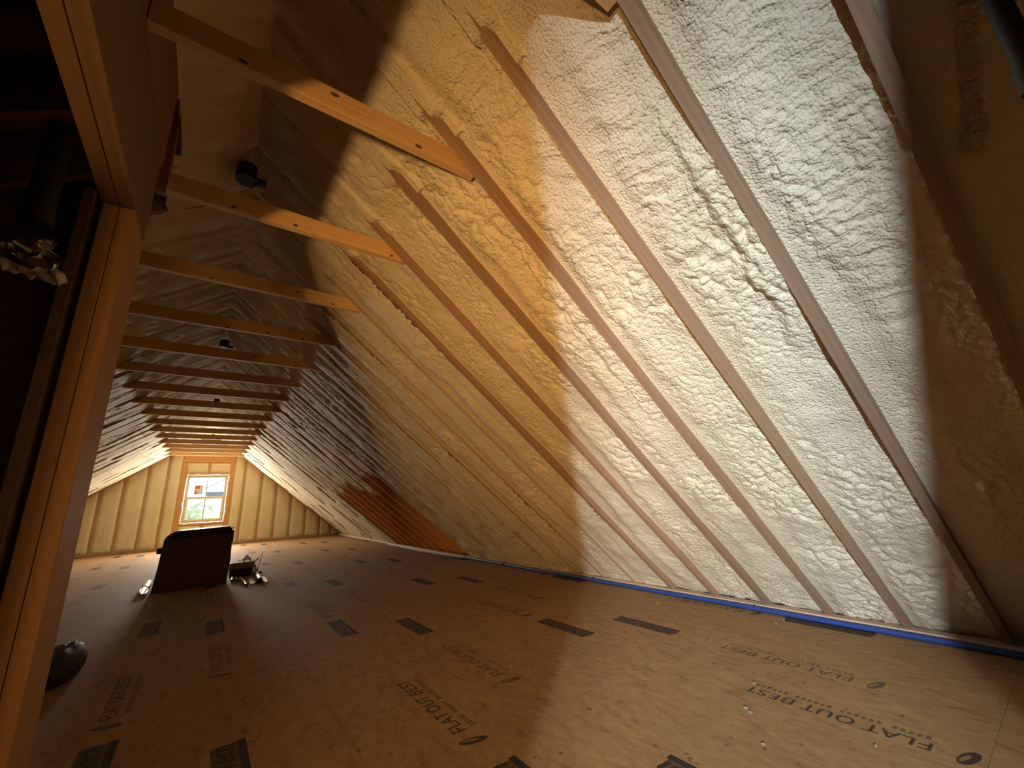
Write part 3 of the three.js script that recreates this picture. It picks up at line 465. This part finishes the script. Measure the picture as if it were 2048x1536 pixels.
// ---------------------------------------------------------------- unseen lamps behind the camera, shuttered to shape the light on the right slope
{
  const t = thing('unseen_work_light', 'tall tripod lamp out of view behind the camera, placed to throw the cool patch on the right slope', 'work light', [LAMP.x, 0, LAMP.z]);
  const dir = new THREE.Vector3(0.863, 0, -0.505), back = dir.clone().multiplyScalar(-0.085), px = back.x, pz = back.z;
  const mast = new THREE.CylinderGeometry(0.014, 0.018, 1.24, 16); mast.translate(px, 0.62 + 0.02, pz); part('mast', mast, M.darkSteel, t);
  for (let i = 0; i < 3; i++) { const a = 0.9 + i * 2.0944; part('leg', tube([[px, 0.42, pz], [px + 0.36 * Math.cos(a), 0.012, pz + 0.36 * Math.sin(a)]], 0.011, 4, 10), M.darkSteel, t); }
  const yaw = Math.atan2(-dir.z, dir.x);                              // local x points along dir
  const head = (name, y, at = LAMP) => { const g = new THREE.Group(); g.name = name; g.position.set(at.x - LAMP.x, y, at.z - LAMP.z); g.rotation.y = yaw; t.add(g); return g; };
  const h1 = head('flood_head', LAMP.y), L = 0.40, x0 = 0.085, tg = (d) => Math.tan(d * Math.PI / 180);
  // shutter opening: azimuth limits differ at the top and the bottom edge; local z: + is to the right of the beam
  const yT = tg(30), yB = -tg(16), nT = -tg(5.9), nB = -tg(11.4), pT = tg(5.4), pB = tg(10.8);
  const sheet = (pts) => { const g = new THREE.BufferGeometry(), v = []; for (const k of [0, 1, 2, 0, 2, 3]) v.push(...pts[k]); g.setAttribute('position', new THREE.BufferAttribute(new Float32Array(v), 3)); g.computeVertexNormals(); return g; };
  const ring = (x) => [[x, yB * x, nB * x], [x, yT * x, nT * x], [x, yT * x, pT * x], [x, yB * x, pB * x]], A = ring(x0), B = ring(L);
  for (let i = 0; i < 4; i++) { const j = (i + 1) % 4; part('barn_door', sheet([A[i], B[i], B[j], A[j]]), M.black, h1); }
  const mouth = new THREE.Shape(); mouth.moveTo(-0.08, -0.08); mouth.lineTo(0.08, -0.08); mouth.lineTo(0.08, 0.08); mouth.lineTo(-0.08, 0.08); mouth.closePath();
  const gap = new THREE.Path(); A.forEach((q, i) => (i ? gap.lineTo(-q[2], q[1]) : gap.moveTo(-q[2], q[1]))); gap.closePath(); mouth.holes.push(gap);
  const mg = new THREE.ExtrudeGeometry(mouth, { depth: 0.003, bevelEnabled: false }); mg.rotateY(Math.PI / 2); mg.translate(x0 - 0.003, 0, 0); part('front_plate', mg, M.black, h1); // shape x runs to -z
  const wall = mergeGeometries([box(-0.07, -0.06, -0.08, 0.08, -0.08, 0.08), box(-0.06, x0 - 0.001, 0.076, 0.08, -0.08, 0.08), box(-0.06, x0 - 0.001, -0.08, -0.076, -0.08, 0.08), box(-0.06, x0 - 0.001, -0.076, 0.076, 0.076, 0.08), box(-0.06, x0 - 0.001, -0.076, 0.076, -0.08, -0.076)]); part('housing', wall, M.black, h1);
  part('lamp_chip', box(-0.03, -0.02, -0.012, 0.012, -0.008, 0.008), new THREE.MeshStandardMaterial({ color: 0xffffff, emissive: new THREE.Color(0.8, 0.93, 1), emissiveIntensity: 4 }), h1);
  const t2 = thing('unseen_warm_lamp', 'low shuttered lamp out of view beside the tripod, placed to warm the right slope', 'work light', [WARM.x, 0, WARM.z]);
  const h2 = new THREE.Group(); h2.name = 'halogen_head'; h2.position.y = WARM.y; h2.rotation.y = yaw; t2.add(h2);
  const foot = new THREE.CylinderGeometry(0.13, 0.15, 0.02, 28); foot.translate(-0.13, 0.01, 0.076); part('foot', foot, M.darkSteel, t2);
  const pole = new THREE.CylinderGeometry(0.014, 0.014, 0.38, 14); pole.translate(-0.13, 0.21, 0.076); part('pole', pole, M.darkSteel, t2);
  const bell = new THREE.LatheGeometry([[0.03, -0.14], [0.12, -0.12], [0.165, 0.13], [0.168, 0.13], [0.125, -0.125], [0.03, -0.15]].map((p) => new THREE.Vector2(...p)), 28); bell.rotateZ(-Math.PI / 2); part('reflector', bell, M.darkSteel, h2);
const D2 = 0.62;
  part('barn_door', sheet([[0.12, -0.13, 0.12], [D2, -0.24, D2 * tg(5)], [D2, 0.46, D2 * tg(4)], [0.12, 0.13, 0.12]]), M.black, h2);
  part('barn_door', sheet([[0.12, -0.13, -0.12], [D2, -0.24, -D2 * tg(33)], [D2, 0.46, -D2 * tg(33)], [0.12, 0.13, -0.12]]), M.black, h2);
  part('barn_door', sheet([[0.12, -0.12, -0.13], [D2, -D2 * tg(13), -0.40], [D2, -D2 * tg(13), 0.12], [0.12, -0.12, 0.13]]), M.black, h2);
  const bulb = new THREE.SphereGeometry(0.018, 16, 12); bulb.translate(-0.01, 0, 0); part('bulb', bulb, new THREE.MeshStandardMaterial({ color: 0xffffff, emissive: new THREE.Color(1, 0.75, 0.4), emissiveIntensity: 4 }), h2);
}

// ---------------------------------------------------------------- outdoors, seen through the window
{
  const G = -6.2, lawn = new THREE.CircleGeometry(160, 48); lawn.rotateX(-Math.PI / 2); lawn.translate(0, G, -60);
  const gm = shadow(new THREE.Mesh(lawn, new THREE.MeshStandardMaterial({ color: new THREE.Color(0.30, 0.32, 0.16), roughness: 1 }))); gm.name = 'ground'; gm.userData = { kind: 'structure' }; scene.add(gm);
  const white = new THREE.MeshStandardMaterial({ color: new THREE.Color(0.8, 0.8, 0.78), roughness: 0.7 }), roof = new THREE.MeshStandardMaterial({ color: new THREE.Color(0.55, 0.55, 0.56), roughness: 0.9 }), dark = new THREE.MeshStandardMaterial({ color: new THREE.Color(0.08, 0.09, 0.11), roughness: 0.2 });
  const h = thing('house', 'pale neighbouring house with a gabled roof seen through the upper window panes', 'house', [1.9, G, -46]);
  const s = new THREE.Shape(); s.moveTo(-2.9, 0); s.lineTo(4.5, 0); s.lineTo(4.5, 8.1); s.lineTo(0.2, 10.2); s.lineTo(-2.9, 8.4); s.closePath();
  const g = new THREE.ExtrudeGeometry(s, { depth: 8, bevelEnabled: false }); g.translate(0, 0, -8); part('wall', g, white, h);
  const rp = (x0, y0, x1, y1) => { const L = Math.hypot(x1 - x0, y1 - y0), b = new THREE.BoxGeometry(L + 0.4, 0.16, 8.6); b.rotateZ(Math.atan2(y1 - y0, x1 - x0)); b.translate((x0 + x1) / 2, (y0 + y1) / 2 + 0.12, -4); return b; };
  part('roof', mergeGeometries([rp(-2.9, 8.4, 0.2, 10.2), rp(0.2, 10.2, 4.5, 8.1)]), roof, h);
  const wn = part('window', box(-1.9, 0.9, 8.05, 8.75, 0, 0.08), roof, h); part('pane', box(-1.8, 0.8, 8.12, 8.68, 0.081, 0.1), dark, wn);
  const leafM = new THREE.MeshStandardMaterial({ color: new THREE.Color(0.30, 0.34, 0.25), roughness: 0.9 }), leafM2 = new THREE.MeshStandardMaterial({ color: new THREE.Color(0.34, 0.40, 0.36), roughness: 0.9 }), bark = new THREE.MeshStandardMaterial({ color: new THREE.Color(0.12, 0.08, 0.05), roughness: 1 });
  const R = rng(9);
  const tree = (label, x, z, ht, w, m) => {
    const t = thing('tree', label, 'tree', [x, G, z], 'trees beyond the window'); const tk = new THREE.CylinderGeometry(0.12, 0.22, ht * 0.6, 10); tk.translate(0, ht * 0.3, 0); part('trunk', tk, bark, t);
    const blobs = []; for (let i = 0; i < 70; i++) { const a = R() * 6.28, q = Math.sqrt(R()), e = R(), b = new THREE.IcosahedronGeometry((0.35 + 0.4 * R()) * w * 0.32, 1), p = b.attributes.position; for (let v = 0; v < p.count; v++) { const k = 0.75 + 0.5 * hash(Math.round(p.getX(v) * 50), Math.round(p.getY(v) * 50), i); p.setXYZ(v, p.getX(v) * k, p.getY(v) * k, p.getZ(v) * k); } const y = ht * (0.42 + 0.58 * e), rr = w * 0.5 * q * Math.sin(Math.PI * (0.15 + 0.8 * e)); b.translate(rr * Math.cos(a), y, rr * Math.sin(a)); blobs.push(b); }
    const c = mergeGeometries(blobs); c.computeVertexNormals(); part('foliage', c, m, t);
  };
  tree('rounded leafy tree beyond the window rising beside the pale house roof', 4.6, -40, 9.9, 2.4, leafM2);
  tree('broad leafy tree low in the middle of the window view', -0.6, -35, 7.5, 3.6, leafM);
  tree('bushy tree low on the right of the window view before the house', 3.1, -33, 7.2, 2.8, leafM2);
  tree('tall slim tree on the left of the window view', -3.2, -42, 9.2, 2.6, leafM);
}
renderer.render(scene, camera);
